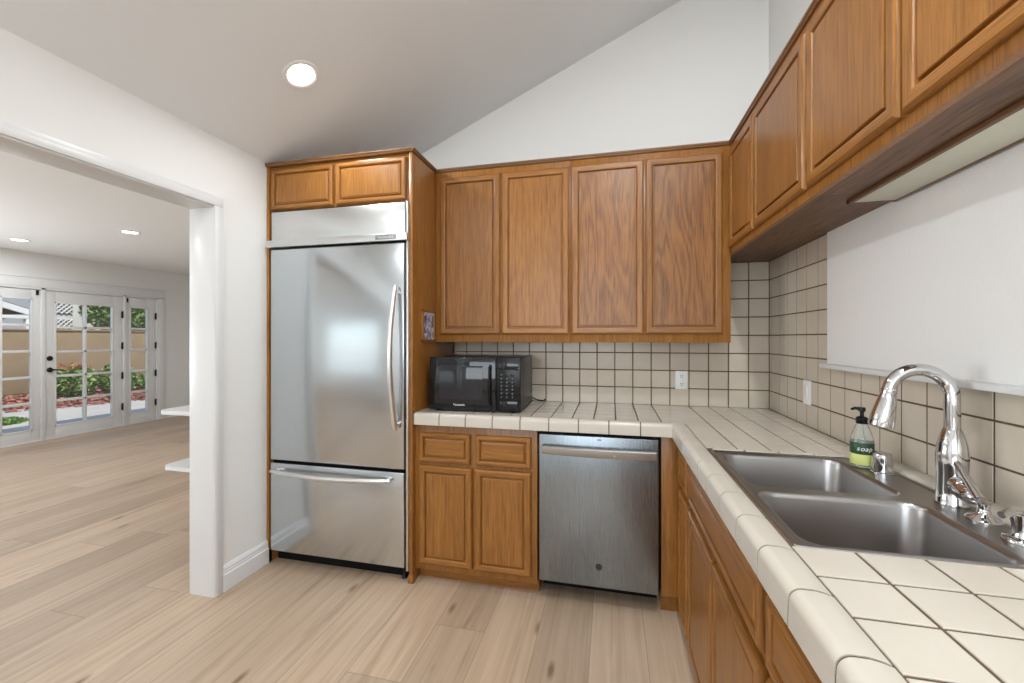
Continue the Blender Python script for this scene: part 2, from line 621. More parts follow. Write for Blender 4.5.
b = MB()
b.prism([(XL - .1, YB, 0), (XR + .1, YB, 0), (XR + .1, YB, ceil_z(XR + .1) + .05), (XL - .1, YB, ceil_z(XL - .1) + .05)], (0, 0.12, 0))
struct('wall_back', b, M['wall'], 'white wall behind the cabinets')
b = MB(); b.box(XR + 0.026, XR + 0.17, YR, YB + 0.1, 0, 3.95)
struct('wall_right', b, M['wall'], 'white wall over the sink')
OY0, OY1, OZ = -0.9, 1.797, 2.06
b = MB()
b.box(XL, FX1, OY1, FYB, 0, FZ + .02); b.box(XL, FX1, OY0, OY1, OZ, FZ + .02); b.box(XL, FX1, YR, OY0, 0, FZ + .02)
struct('wall_left', b, M['wall'], 'white wall with a wide cased opening')
# wall behind the camera, with a window hole
WX0, WX1, WZ0, WZ1 = -1.7, 0.6, 1.0, 2.5
b = MB()
b.box(FX0, -5.3, YR - .12, YR, 0, FZ + .1); b.box(-5.3, -2.9, YR - .12, YR, 0, 0.5); b.box(-5.3, -2.9, YR - .12, YR, 2.0, FZ + .1); b.box(-2.9, FX1 + .01, YR - .12, YR, 0, FZ + .1)
b.box(FX1, WX0, YR - .12, YR, 0, 4.0); b.box(WX1, XR + .1, YR - .12, YR, 0, 4.0)
b.box(WX0, WX1, YR - .12, YR, 0, WZ0); b.box(WX0, WX1, YR - .12, YR, WZ1, 4.0)
struct('wall_rear', b, M['wall'])
b = MB(); b.box(FX0, FX1, FYB, FYB + .12, 0, FZ + .1)
struct('wall_living_back', b, M['wall'])

# far wall with the french doors: openings between Y 3.50 and 5.47
DY0, DY1, DZ = 3.50, 5.47, 2.03
b = MB()
b.box(FX0 - .14, FX0, YR, -.6, 0, FZ + .1); b.box(FX0 - .14, FX0, -.6, 2.2, 0, .45); b.box(FX0 - .14, FX0, -.6, 2.2, 2.05, FZ + .1); b.box(FX0 - .14, FX0, 2.2, DY0, 0, FZ + .1); b.box(FX0 - .14, FX0, DY1, FYB, 0, FZ + .1); b.box(FX0 - .14, FX0, DY0, DY1, DZ, FZ + .1)
struct('wall_far', b, M['wall'], 'white wall around the french doors')

# casing and jamb of the wide opening
b = MB()
b.box(XL + 0.010, FX1 - .012, OY1 - 0.016, OY1 + .001, 0, OZ, 0.001)
b.box(XL + 0.010, FX1 - .012, OY0, OY1, OZ - 0.014, OZ + .001, 0.001)
b.box(XL + 0.010, FX1 - .012, OY0 - .001, OY0 + 0.016, 0, OZ, 0.001)
for x0, x1, s in ((XL, XL + 0.014, 1), (FX1 - 0.014, FX1, -1)):
    for q, (w, t) in enumerate(((0.052, 0.0), (0.030, 0.004))):
        xa, xb = (x0, x1 + t) if s > 0 else (x0 - t, x1)
        b.box(xa, xb, OY1 - 0.015, OY1 - .015 + w, 0, OZ - .006, 0.003)
        b.box(xa, xb, OY0 + 0.004 - w, OY0 + .004, 0, OZ - .006, 0.003)
        b.box(xa, xb, OY0 + .004 - w, OY1 - .015 + w, OZ - .006, OZ - .006 + w, 0.003)
struct('trim_1', b, M['trim'], 'white casing around the wide opening')


def baseboard(name, a, c, n, label=None):
    """profile along a->c on the wall, n = direction into the room"""
    prof = [(0, 0), (0.018, 0), (0.018, 0.088), (0.013, 0.094), (0.013, 0.104), (0.010, 0.110), (0.012, 0.116), (0.008, 0.130), (0.004, 0.136), (0, 0.138)]
    b = MB()
    rings = [[Vector(p) + Vector(n) * d + Vector((0, 0, z)) for d, z in prof] for p in (a, c)]
    b.loft(rings)
    return struct(name, b, M['trim'], label, angle=20)


baseboard('baseboard_left', (XL, OY1 + .036, 0), (XL, 2.16, 0), (1, 0, 0), 'short white baseboard between opening and refrigerator')
baseboard('baseboard_far', (FX0, DY1 + .11, 0), (FX0, FYB, 0), (1, 0, 0))
baseboard('baseboard_living_back', (FX0, FYB, 0), (FX1, FYB, 0), (0, -1, 0))
baseboard('baseboard_far_left', (FX0, YR, 0), (FX0, DY0 - .11, 0), (1, 0, 0))

# french doors: casing, then sidelight / door / sidelight
b = MB()
cx = FX0
b.box(cx, cx + .02, DY0 - .10, DY0 + .005, 0, DZ - .006, .004); b.box(cx, cx + .02, DY1 - .005, DY1 + .10, 0, DZ - .006, .004)
b.box(cx, cx + .02, DY0 - .10, DY1 + .10, DZ - .005, DZ + .12, .004); b.box(cx, cx + .03, DY0 - .11, DY1 + .11, DZ + .115, DZ + .135, .004)
for y0, y1 in ((DY0, DY0 + .03), (3.985, 4.030), (4.952, 4.992), (DY1 - .03, DY1)):
    b.box(cx - .12, cx + .012, y0, y1, 0, DZ, .003)
b.box(cx - .12, cx + .012, DY0, DY1, DZ - .03, DZ, .003)
b.box(cx - .12, cx + .004, DY0, DY1, -.01, 0.012, .002)
struct('trim_2', b, M['trim'], 'white casing and posts of the french doors')


def leaf(name, label, y0, y1, gy, gz0, gz1, cols, rows, hinges=None, latch=None):
    x0, x1 = FX0 - .055, FX0 - .010
    z0, z1 = 0.014, DZ - .032
    b = MB()
    b.box(x0, x1, y0, gy[0], z0, z1, .002); b.box(x0, x1, gy[1], y1, z0, z1, .002)
    b.box(x0, x1, gy[0], gy[1], z0, gz0, .002); b.box(x0, x1, gy[0], gy[1], gz1, z1, .002)
    for (a, c, d, e) in ((gy[0] - .012, gy[0] + .008, gz0 - .012, gz1 + .012), (gy[1] - .008, gy[1] + .012, gz0 - .012, gz1 + .012)):
        b.box(x1 - .002, x1 + .008, a, c, d, e, .003)
    for (d, e) in ((gz0 - .012, gz0 + .008), (gz1 - .008, gz1 + .012)):
        b.box(x1 - .002, x1 + .008, gy[0] - .012, gy[1] + .012, d, e, .003)
    o = struct(name, b, M['trim'], label)
    g = MB(); g.box(x0 + .018, x0 + .026, gy[0], gy[1], gz0, gz1)
    g.build('pane', M['glass'], o)
    w = MB()
    for k in range(1, cols):
        yy = gy[0] + (gy[1] - gy[0]) * k / cols
        w.box(x0 + .004, x1 + .002, yy - .016, yy + .016, gz0, gz1, .003)
    for k in range(1, rows):
        zz = gz0 + (gz1 - gz0) * k / rows
        w.box(x0 + .004, x1 + .002, gy[0], gy[1], zz - .016, zz + .016, .003)
    w.build('muntins', M['trim'], o)
    for z in hinges[1] if hinges else ():
        h = MB(); h.box(x1 - .004, x1 + .018, hinges[0] - .012, hinges[0] + .012, z - .05, z + .05, .003)
        h.lathe((x1 + .016, hinges[0], z - .056), [(.006, 0), (.007, .004), (.007, .108), (.006, .112)], 10)
        h.build('hinge', M['bronze'], o)['label'] = 'dark hinge'
    if latch:
        h = MB(); h.box(x1 - .002, x1 + .016, latch[0] - .012, latch[0] + .012, latch[1] - .035, latch[1] + .03, .003)
        h.build('latch', M['bronze'], o)['label'] = 'dark latch'
    return o


HZ = (0.30, 0.78, 1.24, 1.72)
leaf('window_1', 'left glazed sidelight of the french doors', 3.532, 3.983, (3.62, 3.898), .16, 1.87, 1, 5, latch=(3.955, 1.96))
d1 = leaf('door_1', 'white glazed french door with ten panes', 4.032, 4.950, (4.143, 4.816), .17, 1.84, 2, 5, hinges=(4.945, HZ))
leaf('window_2', 'right glazed sidelight of the french doors', 4.994, 5.438, (5.058, 5.308), .17, 1.84, 1, 5, hinges=(5.432, HZ), latch=(5.01, 1.955))
xh = FX0 - .010
b = MB(); b.lathe((xh, 4.082, 1.085), [(.032, 0), (.034, .006), (.028, .012), (.016, .016), (.014, .028)], 20, axis=(1, 0, 0)); b.box(xh + .02, xh + .034, 4.076, 4.088, 1.065, 1.105, .003)
b.build('deadbolt', M['bronze'], d1)['label'] = 'dark round deadbolt'
b = MB(); b.lathe((xh, 4.082, .93), [(.032, 0), (.034, .006), (.026, .013), (.013, .018), (.012, .045)], 20, axis=(1, 0, 0))
b.tube([(xh + .045, 4.082, .93), (xh + .052, 4.10, .931), (xh + .054, 4.15, .926), (xh + .05, 4.20, .92)], [.012, .011, .009, .007], 12)
b.build('door_handle', M['bronze'], d1)['label'] = 'dark lever handle'

# windows behind the camera
b = MB()
for (x0, x1, z0, z1) in ((WX0, WX1, WZ0, WZ1), (-5.3, -2.9, .5, 2.0)):
    b.box(x0, x0 + .05, YR - .1, YR + .01, z0, z1); b.box(x1 - .05, x1, YR - .1, YR + .01, z0, z1)
    b.box(x0, x1, YR - .1, YR + .01, z0, z0 + .05); b.box(x0, x1, YR - .1, YR + .01, z1 - .05, z1)
for k in (1, 2, 3):
    b.box(-5.3, -2.9, YR - .09, YR - .05, .5 + k * .375 - .02, .5 + k * .375 + .02)
struct('window_3', b, M['trim'])
b = MB()
b.box(FX0 - .1, FX0 + .01, -.6, -.55, .45, 2.05); b.box(FX0 - .1, FX0 + .01, 2.15, 2.2, .45, 2.05); b.box(FX0 - .1, FX0 + .01, -.6, 2.2, .45, .5); b.box(FX0 - .1, FX0 + .01, -.6, 2.2, 2.0, 2.05)
b.box(FX0 - .09, FX0 - .03, .77, .83, .5, 2.0)
struct('added_side_window', b, M['trim'])  # unseen frame added around the extra side light

# ------------------------------------------------------------------ tiled walls and infilled pass-through
TP, GR = 0.111, 0.0055
b = MB()
b.box(XL + .98, XR + .03, 2.7675, YB + .01, 0.86, 1.86, mi=1)
xe = XR
xs = [XR - .005 - TP * k for k in range(0, 19)]
zs = [ZT - .003 + 0.1093 * k for k in range(0, 10)]
for xa, xb in zip(xs[1:], xs[:-1]):
    if xb < -1.06: continue
    for za, zb in zip(zs[:-1], zs[1:]):
        b.tile(max(xa, -1.068) + GR / 2, xb - GR / 2, 2.765, 2.775, za + GR / 2, zb - GR / 2, 'y-', .002)
struct('backsplash', b, [M['tile_wall'], M['grout']], 'beige square tile backsplash on the back wall', angle=30)
b = MB()
PYE, SILL = 2.072, 1.245
b.box(XR - .0049, XR + .03, -.6, 2.775, 0.86, SILL - .01, mi=1)
b.box(XR - .0049, XR + .03, PYE, 2.775, SILL - .02, 1.86, mi=1)
ys = [2.765, 2.728] + [2.616 - .1122 * k for k in range(0, 28)]
for yb, ya in zip(ys[:-1], ys[1:]):
    if ya < -.55: break
    for za, zb in zip(zs[:-1], zs[1:]):
        y0 = ya
        if za > SILL - .02:
            if yb < PYE + .02: continue
            y0 = max(ya, PYE)
        elif zb > SILL + .02 and ya < PYE:
            zb = SILL - .012
            if yb > PYE + .03 : zb = za + .1093
        b.tile(XR - .006, XR + .003, y0 + GR / 2, yb - GR / 2, za + GR / 2, zb - GR / 2, 'x-', .0009)
struct('backsplash_right', b, [M['tile_wall'], M['grout']], 'beige square tile backsplash on the sink wall', angle=30)
b = MB(); b.box(XR - .012, XR + .03, -.6, PYE, SILL, 1.90, .003)
struct('wall_panel', b, M['panel'], 'white textured panel filling the old pass-through over the sink')
b = MB(); b.box(XR - .045, XR, -.6, PYE - .006, SILL - .012, SILL + .006, .003)
struct('trim_3', b, M['trim'], 'thin white ledge under the white panel')

# ------------------------------------------------------------------ cabinets
P_UP = [(0, 0), (0, .010), (.003, .0155), (.009, .019), (.030, .019), (.036, .0165), (.0385, .010), (.0400, .006), (.0470, .006), (.0475, .0150), (.050, .0165)]
P_DR = [(0, 0), (0, .010), (.003, .0155), (.008, .019), (.020, .019), (.025, .016), (.028, .008), (.0325, .008), (.0335, .013), (.044, .0175)]
P_BS = [(0, 0), (0, .010), (.003, .0155), (.009, .019), (.029, .019), (.034, .0165), (.037, .008), (.043, .008), (.044, .0145), (.049, .0165)]


def door_y(par, x0, x1, z0, z1, y, prof, name='door', panel=None):
    """a door facing -Y with its back on plane y"""
    b = MB()
    b.door(lambda u, v, d: (x0 + u, y - d, z0 + v), x1 - x0, z1 - z0, prof, 0, 1, 2)
    return b.build(name, [OAK_Z, OAK_X, panel or (OAK_Z if name == 'door' else OAK_X)], par, angle=25)


def door_x(par, y0, y1, z0, z1, x, prof, name='door', panel=None):
    """a door facing -X with its back on plane x"""
    b = MB()
    b.door(lambda u, v, d: (x - d, y1 - u, z0 + v), y1 - y0, z1 - z0, prof, 0, 1, 2)
    return b.build(name, [OAK_Z, OAK_Y, panel or (OAK_Z if name == 'door' else OAK_Y)], par, angle=25)


def crown_prof():
    return [(0, 0), (.005, 0), (.008, .004), (.009, .009), (.013, .012), (.014, .016), (.014, .020), (0, .020)]


P_DR = [(i, d * 1.22) for i, d in P_DR]
P_BS = [(i, d * 1.22) for i, d in P_BS]
TOPZ = 2.391                    # top of cabinet fronts, crown above
# --- refrigerator cabinet
YF = 2.145                      # face of the fridge cabinet
fc = thing('refrigerator_cabinet', 'tall oak surround over and beside the steel refrigerator with two small doors', 'cabinet', (-1.55, 2.45, 0))
b = MB(); b.box(-1.088, -1.068, YF - .01, 2.76, 0.0, TOPZ, .001)
b.box(-1.094, -1.062, YF - .014, YF + .02, 0.0, .045, .003)
b.build('side_panel', OAK_Z, fc)
b = MB(); b.box(XL + .002, -2.012, YF - .01, 2.76, 0.0, TOPZ, .001); b.build('side_panel', OAK_Z, fc)
b = MB(); b.box(-2.012, -1.088, YF + .0, 2.76, 2.125, TOPZ, .001); b.build('carcass', OAK_X, fc)
door_y(fc, -1.992, -1.566, 2.128, 2.366, YF, P_DR)
door_y(fc, -1.547, -1.105, 2.128, 2.366, YF, P_DR)
b = MB()
cp = crown_prof()
b.loft([[(x, YF - .012 - d, TOPZ + z) for d, z in cp] for x in (XL + .003, -1.066)])
rings = [[(-1.068 + d, y, TOPZ + z) for d, z in cp] for y in (YF - .024, 2.44)]
b.loft(rings)
b.box(XL + .003, -1.068, YF - .012, 2.76, TOPZ, TOPZ + .0195)
b.build('crown_moulding', CROWN_X, fc, angle=25)

# --- wall cabinets on the back wall
UY = 2.452                      # face frame of uppers
UZ0 = 1.335


def back_upper(label, xa, xb, doors, panels):
    t = thing('wall_cabinet', label, 'cabinet', ((xa + xb) / 2, 2.6, UZ0))
    b = MB(); b.box(xa, xb, UY, 2.764, UZ0, TOPZ + .004, .0015); b.build('carcass', OAK_Z, t)
    for (d0, d1), p in zip(doors, panels):
        door_y(t, d0, d1, 1.382, 2.352, UY, P_UP, panel=p)
    b = MB(); b.loft([[(x, UY - d, TOPZ + z) for d, z in cp] for x in (xa, xb)])
    b.box(xa, xb, UY, 2.76, TOPZ, TOPZ + .0195)
    b.build('crown_moulding', CROWN_X, t, angle=25)
    return t


back_upper('oak wall cabinet above the microwave with two plain-grained tall doors', -1.066, -0.2265, ((-1.034, -.648), (-.636, -.234)), (None, None))
back_upper('oak wall cabinet with two boldly grained doors between microwave side and corner', -0.2255, .624, ((-.220, .178), (.188, .582)), (OAK_FIG, OAK_FIG))

# --- wall cabinets on the right wall
RX = 0.6255
RZ0 = 1.812


def right_upper(label, ya, yb, doors, ye):
    t = thing('wall_cabinet', label, 'cabinet', (.77, (ya + yb) / 2, RZ0))
    b = MB(); b.box(RX, XR - .008, ya, ye, RZ0 + .0315, TOPZ + .004)
    b.box(RX, RX + .02, ya, ye, RZ0, RZ0 + .0315)
    b.build('carcass', OAK_Z, t)
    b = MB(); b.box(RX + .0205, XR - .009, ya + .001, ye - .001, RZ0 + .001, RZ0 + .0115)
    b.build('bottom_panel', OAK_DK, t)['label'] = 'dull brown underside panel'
    for d0, d1 in doors:
        door_x(t, d0, d1, 1.842, 2.352, RX, P_UP)
    b = MB(); b.loft([[(RX - d, y, TOPZ + z) for d, z in cp] for y in (ya, yb)])
    b.box(RX, XR - .008, ya, yb, TOPZ, TOPZ + .0195)
    b.build('crown_moulding', CROWN_Y, t, angle=25)
    for y, z in ((ya + .003, 1.92), (ya + .003, 2.27)):
        h = MB(); h.box(RX - .012, RX + .002, y - .003, y + .004, z - .022, z + .022, .001); h.build('hinge', M['bronze'], t)['label'] = 'small dark hinge'
    return t


right_upper('short oak wall cabinet in the corner above the sink-wall tiles', 1.533, 2.432, ((2.052, 2.430), (1.546, 2.044)), 2.764)
right_upper('short oak wall cabinet above the white panel and the sink', .62, 1.532, ((1.088, 1.526), (.64, 1.074)), 1.532)

# --- under-cabinet light
ul = thing('under_cabinet_light', 'long unlit light with ribbed cream diffuser and wood frame under the cabinet over the sink', 'light', (.885, 1.39, RZ0))
b = MB()
ux0, ux1, uy0, uy1, uz = .757, .896, .965, 1.603, RZ0
b.box(ux0, ux0 + .014, uy0, uy1, uz - .012, uz, .0015); b.box(ux1 - .010, ux1, uy0, uy1, uz - .012, uz, .0015)
b.box(ux0, ux1, uy0, uy0 + .014, uz - .012, uz, .0015); b.box(ux0, ux1, uy1 - .014, uy1, uz - .012, uz, .0015)
b.build('frame', WALNUT, ul)
b = MB(); b.box(ux0 + .012, ux1 - .008, uy0 + .012, uy1 - .012, uz - .0105, uz - .001, .002); b.build('diffuser', M['diffuser'], ul)

# --- base cabinet under the microwave
BY = 2.168
bc = thing('base_cabinet', 'oak base cabinet with two drawers over two doors between refrigerator and dishwasher', 'cabinet', (-.72, 2.45, 0))
b = MB(); b.box(-1.067, -.374, BY, 2.76, .072, .884, .0015); b.build('carcass', OAK_Z, bc)
b = MB(); b.box(-1.067, -.374, BY + .06, 2.7, 0, .072); b.build('toe_kick', OAK_X, bc)
for x0, x1 in ((-1.035, -.737), (-.708, -.404)):
    door_y(bc, x0, x1, .675, .838, BY, P_DR, 'drawer')
for x0, x1 in ((-1.035, -.727), (-.712, -.404)):
    door_y(bc, x0, x1, .112, .656, BY, P_BS)

# --- sink base along the right wall
BX = 0.336
sb = thing('base_cabinet', 'long oak sink base cabinet along the right wall turning the corner beside the dishwasher', 'cabinet', (.62, 1.6, 0))
b = MB()
b.box(BX, XR - .008, .992, 2.76, .03, .70, .0015)
b.box(BX, BX + .02, .992, 2.76, .70, .884, .001)
b.build('carcass', OAK_Z, sb)
b = MB(); b.box(.240, BX - .002, 2.165, 2.19, .10, .884, .001); b.build('filler_panel', OAK_Z, sb)
b = MB(); b.box(BX + .004, XR - .1, .992, 2.3, 0, .03); b.box(.242, BX + .004, 2.22, 2.24, 0, .10); b.build('toe_kick', OAK_Y, sb)
door_x(sb, 1.925, 2.150, .672, .830, BX, P_DR, 'drawer')
door_x(sb, 1.015, 1.885, .672, .830, BX, P_DR, 'false_drawer_front')
door_x(sb, 1.925, 2.150, .06, .640, BX, P_BS)
door_x(sb, 1.475, 1.885, .06, .640, BX, P_BS)
door_x(sb, 1.015, 1.455, .06, .640, BX, P_BS)
db = thing('base_cabinet', 'oak drawer base cabinet on the right nearest the camera under the counter end', 'cabinet', (.62, .4, 0))
b = MB(); b.box(BX, XR - .008, -.50, .990, .03, .884, .0015); b.build('carcass', OAK_Z, db)
b = MB(); b.box(BX + .004, XR - .1, -.50, .990, 0, .03); b.build('toe_kick', OAK_Y, db)
for y0, y1 in ((.50, .978), (-.02, .48)):
    for z0, z1 in ((.672, .830), (.40, .650), (.06, .38)):
        door_x(db, y0, y1, z0, z1, BX, P_DR, 'drawer')

# ------------------------------------------------------------------ countertop
SX0, SX1, SY0, SY1 = .362, .864, .955, 1.698           # sink cut-out
CX0, CYF = .284, 2.128                                 # front edges
ct = thing('countertop', 'L-shaped cream tile countertop with dark grout and rounded edge tiles', 'countertop', (.3, 2.2, .884))
b = MB()
zb, zg = .884, ZT - .0026
b.box(-1.066, XR - .008, 2.15, 2.764, zb, zg)
b.box(.306, XR - .008, SY1 + .001, 2.15, zb, zg)
b.box(.306, XR - .008, -.5, SY0 - .001, zb, zg)
b.box(.306, SX0 - .001, SY0 - .001, SY1 + .001, zb, zg)
b.box(SX1 + .001, XR - .008, SY0 - .001, SY1 + .001, zb, zg)
b.build('grout_bed', M['grout'], ct)
b = MB()
G = .0064
fxs = [.351 + .1137 * k for k in range(5)] + [.909]
# back run: tiles aligned with the wall tiles
bx = [x for x in xs if x < .36] + [-1.066]
byy = [2.188, 2.298, 2.408, 2.518, 2.628, 2.738, 2.764]
for xb, xa in zip(bx[:-1], bx[1:]):
    if xb - xa < .012: continue
    for ya, yb in zip(byy[:-1], byy[1:]):
        if yb - ya < .02: continue
        b.tile(xa + G / 2, xb - G / 2, ya + G / 4, yb - G / 4, zg - .002, ZT, 'z+', .0012)
# corner and right run beyond the sink
ry = [2.764] + [2.738 - .11 * k for k in range(9)] + [SY1 + .034]
for yb, ya in zip(ry[:-1], ry[1:]):
    if yb - ya < .012: continue
    for xa, xb in zip(fxs[:-1], fxs[1:]):
        b.tile(xa + G / 2, xb - G / 2, ya + G / 4, yb - G / 4, zg - .002, ZT, 'z+', .0006)
# narrow row along the back edge of the sink
for k in range(5):
    xa, xb = .351 + .1137 * k * 1.0, min(.351 + .1137 * (k + 1), .909)
    b.tile(xa + .02 + G / 2, min(xb + .02, .909) - G / 2, SY1 + .002, SY1 + .034 - G / 2, zg - .002, ZT + .002, 'z+', .004)
# nearer than the sink
ny = [SY0 - .001] + [.843 - .1125 * k for k in range(12)]
for yb, ya in zip(ny[:-1], ny[1:]):
    for xa, xb in zip(fxs[:-1], fxs[1:]):
        b.tile(xa + G / 2, xb - G / 2, ya + G / 2, yb - G / 2, zg - .002, ZT, 'z+', .0012)
# half-round liner between sink and wall
y = SY0 - .02
while y < SY1 - .01:
    y2 = min(y + .15, SY1 + .03)
    prof = [(SX1 + .004, zg - .002), (SX1 + .004, ZT + .002), (SX1 + .009, ZT + .010), (SX1 + .018, ZT + .014), (XR - .009, ZT + .016), (XR - .009, zg - .002)]
    b.loft([[(px, yy, pz) for px, pz in prof] for yy in (y + .002, y2 - .002)])
    y = y2
b.build('tile_field', M['tile_counter'], ct, angle=25)


def edge_prof():
    pts = [(.066, -.008), (.066, 0.0)]
    pts += [(.052, .004), (.040, .006)]
    for k in range(7):
        a = PI / 2 + (PI / 2) * k / 6
        pts.append((.022 + .020 * math.cos(a), -.014 + .020 * math.sin(a)))
    pts += [(0.0, -.058), (.008, -.060), (.016, -.058), (.016, -.012)]
    return pts


b = MB()
ep = edge_prof()
xj = [.2905 - .1498 * k for k in range(10)]
for xb, xa in zip(xj[:-1], xj[1:]):
    xa = max(xa, -1.066)
    b.loft([[(x, CYF + d, ZT + z) for d, z in ep] for x in (xa + .0026, xb - .0026)])
yj = [2.182, 2.046] + [1.975 - .1493 * k for k in range(17)]
for yb, ya in zip(yj[:-1], yj[1:]):
    b.loft([[(CX0 + d, yy, ZT + z) for d, z in ep] for yy in (ya + .0026, yb - .0026)])
b.build('edge_tiles', M['tile_edge'], ct, angle=40)
b = MB()
ei = [(d + .0016 if d < .03 else d - .001, z - .0016 if z > -.05 else z + .002) for d, z in ep]
b.loft([[(x, CYF + d, ZT + z) for d, z in ei] for x in (-1.066, .286)])
b.loft([[(CX0 + d, yy, ZT + z) for d, z in ei] for yy in (-.41, 2.180)])
b.build('edge_grout', M['grout'], ct)

# ------------------------------------------------------------------ refrigerator
fr = thing('refrigerator', 'tall stainless steel built-in refrigerator with bottom freezer drawer', 'refrigerator', (-1.55, 2.45, 0))
b = MB(); b.box(-2.008, -1.092, 2.165, 2.75, .06, 2.118); b.build('body', M['black_soft'], fr)['label'] = 'dark cabinet body behind the doors'
b = MB(); b.box(-1.985, -1.110, 2.118, 2.165, .632, 1.888, .006, seg=3); dd = b.build('door', M['steel'], fr)
b = MB(); b.box(-1.985, -1.110, 2.118, 2.165, .088, .614, .006, seg=3); dw_ = b.build('freezer_drawer', M['steel'], fr)
b = MB(); b.box(-1.985, -1.108, 2.126, 2.165, 1.938, 2.113, .003); b.build('grille_panel', M['steel_lt'], fr)
b = MB(); b.box(-2.005, -1.088, 2.106, 2.165, 1.899, 1.941, .004); ts = b.build('trim_strip', M['steel_lt'], fr)
b = MB(); b.box(-1.103, -1.0895, 2.126, 2.168, .07, 1.899, .001); b.box(-1.103, -1.0895, 2.126, 2.168, 1.941, 2.118, .001); b.build('edge_trim', M['steel_lt'], fr)
b = MB(); b.box(-2.003, -1.095, 2.20, 2.26, 0, .085); b.build('kick_grille', M['black_soft'], fr)
b = MB(); b.lathe((-1.14, 2.185, 0), [(.016, 0), (.018, .006), (.012, .02), (.009, .085)], 14); b.build('foot', M['black'], fr)
b = MB(); b.box(-1.278, -1.150, 2.1035, 2.107, 1.907, 1.932, .001); bd = b.build('badge', M['badge'], ts)
text_mesh('lettering', 'KitchenAid', .021, M['badge_txt'], bd, FACE_Y(-1.214, 2.1033, 1.9195))


def bow(p0, p1, out, n=18, stand=.03):
    p0, p1, out = Vector(p0), Vector(p1), Vector(out)
    pts = []
    for k in range(n + 1):
        t = k / n
        pts.append(p0.lerp(p1, t) + out * (stand + (out_amt(t))))
    return pts


out_amt = lambda t: .062 * math.sin(PI * t)
b = MB()
pts = bow((-1.145, 2.118, 1.648), (-1.145, 2.118, .855), (0, -1, 0))
b.tube(pts, [.010] + [.014] * (len(pts) - 2) + [.010], 14, flat=1.25)
for z in (1.615, .885):
    b.tube([(-1.143, 2.119, z), (-1.143, 2.084, z)], .010, 12)
b.build('handle', M['steel_bar'], dd)
out_amt = lambda t: .050 * math.sin(PI * t)
b = MB()
pts = bow((-1.955, 2.118, .574), (-1.180, 2.118, .574), (0, -1, 0))
b.tube(pts, [.009] + [.013] * (len(pts) - 2) + [.009], 14)
for x in (-1.93, -1.205):
    b.tube([(x, 2.119, .574), (x, 2.084, .574)], .010, 12)
b.build('handle', M['steel_bar'], dw_)

# ------------------------------------------------------------------ dishwasher
dw = thing('dishwasher', 'stainless steel dishwasher with pocket bar handle under the tile counter', 'dishwasher', (-.06, 2.45, 0))
b = MB(); b.box(-.366, .234, 2.18, 2.74, .11, .876); b.build('tub', M['black_soft'], dw)['label'] = 'black tub behind the door'
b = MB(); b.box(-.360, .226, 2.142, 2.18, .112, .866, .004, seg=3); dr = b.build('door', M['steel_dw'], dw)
b = MB(); b.box(-.364, .232, 2.31, 2.33, .0, .112); b.build('kick_plate', M['black_soft'], dw)
b = MB()
rings = []
for k in range(25):
    t = k / 24; x = -.342 + t * (.212 + .342)
    oz = .006 * math.sin(PI * t)
    z0, z1 = .775 - oz, .818
    y = 2.142 - .040 - .004 * math.sin(PI * t)
    rings.append([(x, y + .004, z0), (x, y, z0 + .005), (x, y, z1 - .010), (x, y + .006, z1 - .003), (x, y + .016, z1), (x, y + .016, z0)])
b.loft(rings)
b.box(-.342, -.326, 2.112, 2.143, .780, .815, .002); b.box(.196, .212, 2.112, 2.143, .780, .815, .002)
b.build('handle', M['steel_dwh'], dr, angle=40)
b = MB(); b.lathe((-.058, 2.1425, .216), [(.0165, 0), (.0165, .0016), (.013, .0018), (.013, .0008)], 28, axis=(0, -1, 0)); em = b.build('badge', M['slot'], dr)
text_mesh('monogram', 'GE', .017, M['slot'], em, FACE_Y(-.058, 2.1412, .216), shear=.2)
b = MB(); b.box(-.066, -.046, 2.1405, 2.143, .848, .853, .0005); b.build('vent_slot', M['slot'], dr)

# ------------------------------------------------------------------ microwave (own axes: front-left-bottom corner)
mw = thing('microwave', 'black countertop microwave oven with glossy window and keypad', 'microwave', (-1.014, 2.240, ZT), base=[0, 0, 0])
mw.rotation_euler = (0, 0, math.radians(2))
W_, D_, H_ = .532, .44, .308
b = MB(); b.box(.004, W_ - .002, .022, D_, .012, H_, .006); b.build('case', M['mw_side'], mw)
b = MB(); b.box(0, .392, 0, .024, .010, H_ + .001, .005); md = b.build('door', M['black_gloss'], mw)
b = MB(); b.box(.055, .318, -.0008, .004, .070, H_ - .045, .004); b.build('window', M['mw_window'], md)
b = MB(); b.tube([(.362, -.004, .050), (.362, -.018, .058), (.362, -.022, .090), (.362, -.022, .220), (.362, -.018, .252), (.362, -.004, .260)], .012, 14, flat=.7); b.build('handle', M['black'], md)
text_mesh('brand', 'Panasonic', .017, M['txt_white'], md, FACE_Y(.178, -.0006, .040))
b = MB(); b.box(.394, W_, 0, .024, .010, H_ + .001, .004); pnl = b.build('control_panel', M['black'], mw)
b = MB(); b.box(.408, W_ - .014, -.0008, .004, .240, .280, .001); b.build('display', M['black_gloss'], pnl)
for r in range(7):
    for c in range(3):
        k = MB(); k.box(.412 + c * .031, .434 + c * .031, -.0012, .003, .082 + r * .0205, .096 + r * .0205, .0015)
        key = k.build('key', M['black'], pnl)
        text_mesh('key_print', ('1 2 3 4 5 6 7 8 9 C 0 S T P D M A E R + -'.split())[(r * 3 + c) % 21], .0105, M['txt_dim'], key, FACE_Y(.423 + c * .031, -.0014, .089 + r * .0205))
b = MB(); b.box(.412, W_ - .016, -.002, .004, .024, .068, .003); b.build('door_button', M['black_gloss'], pnl)
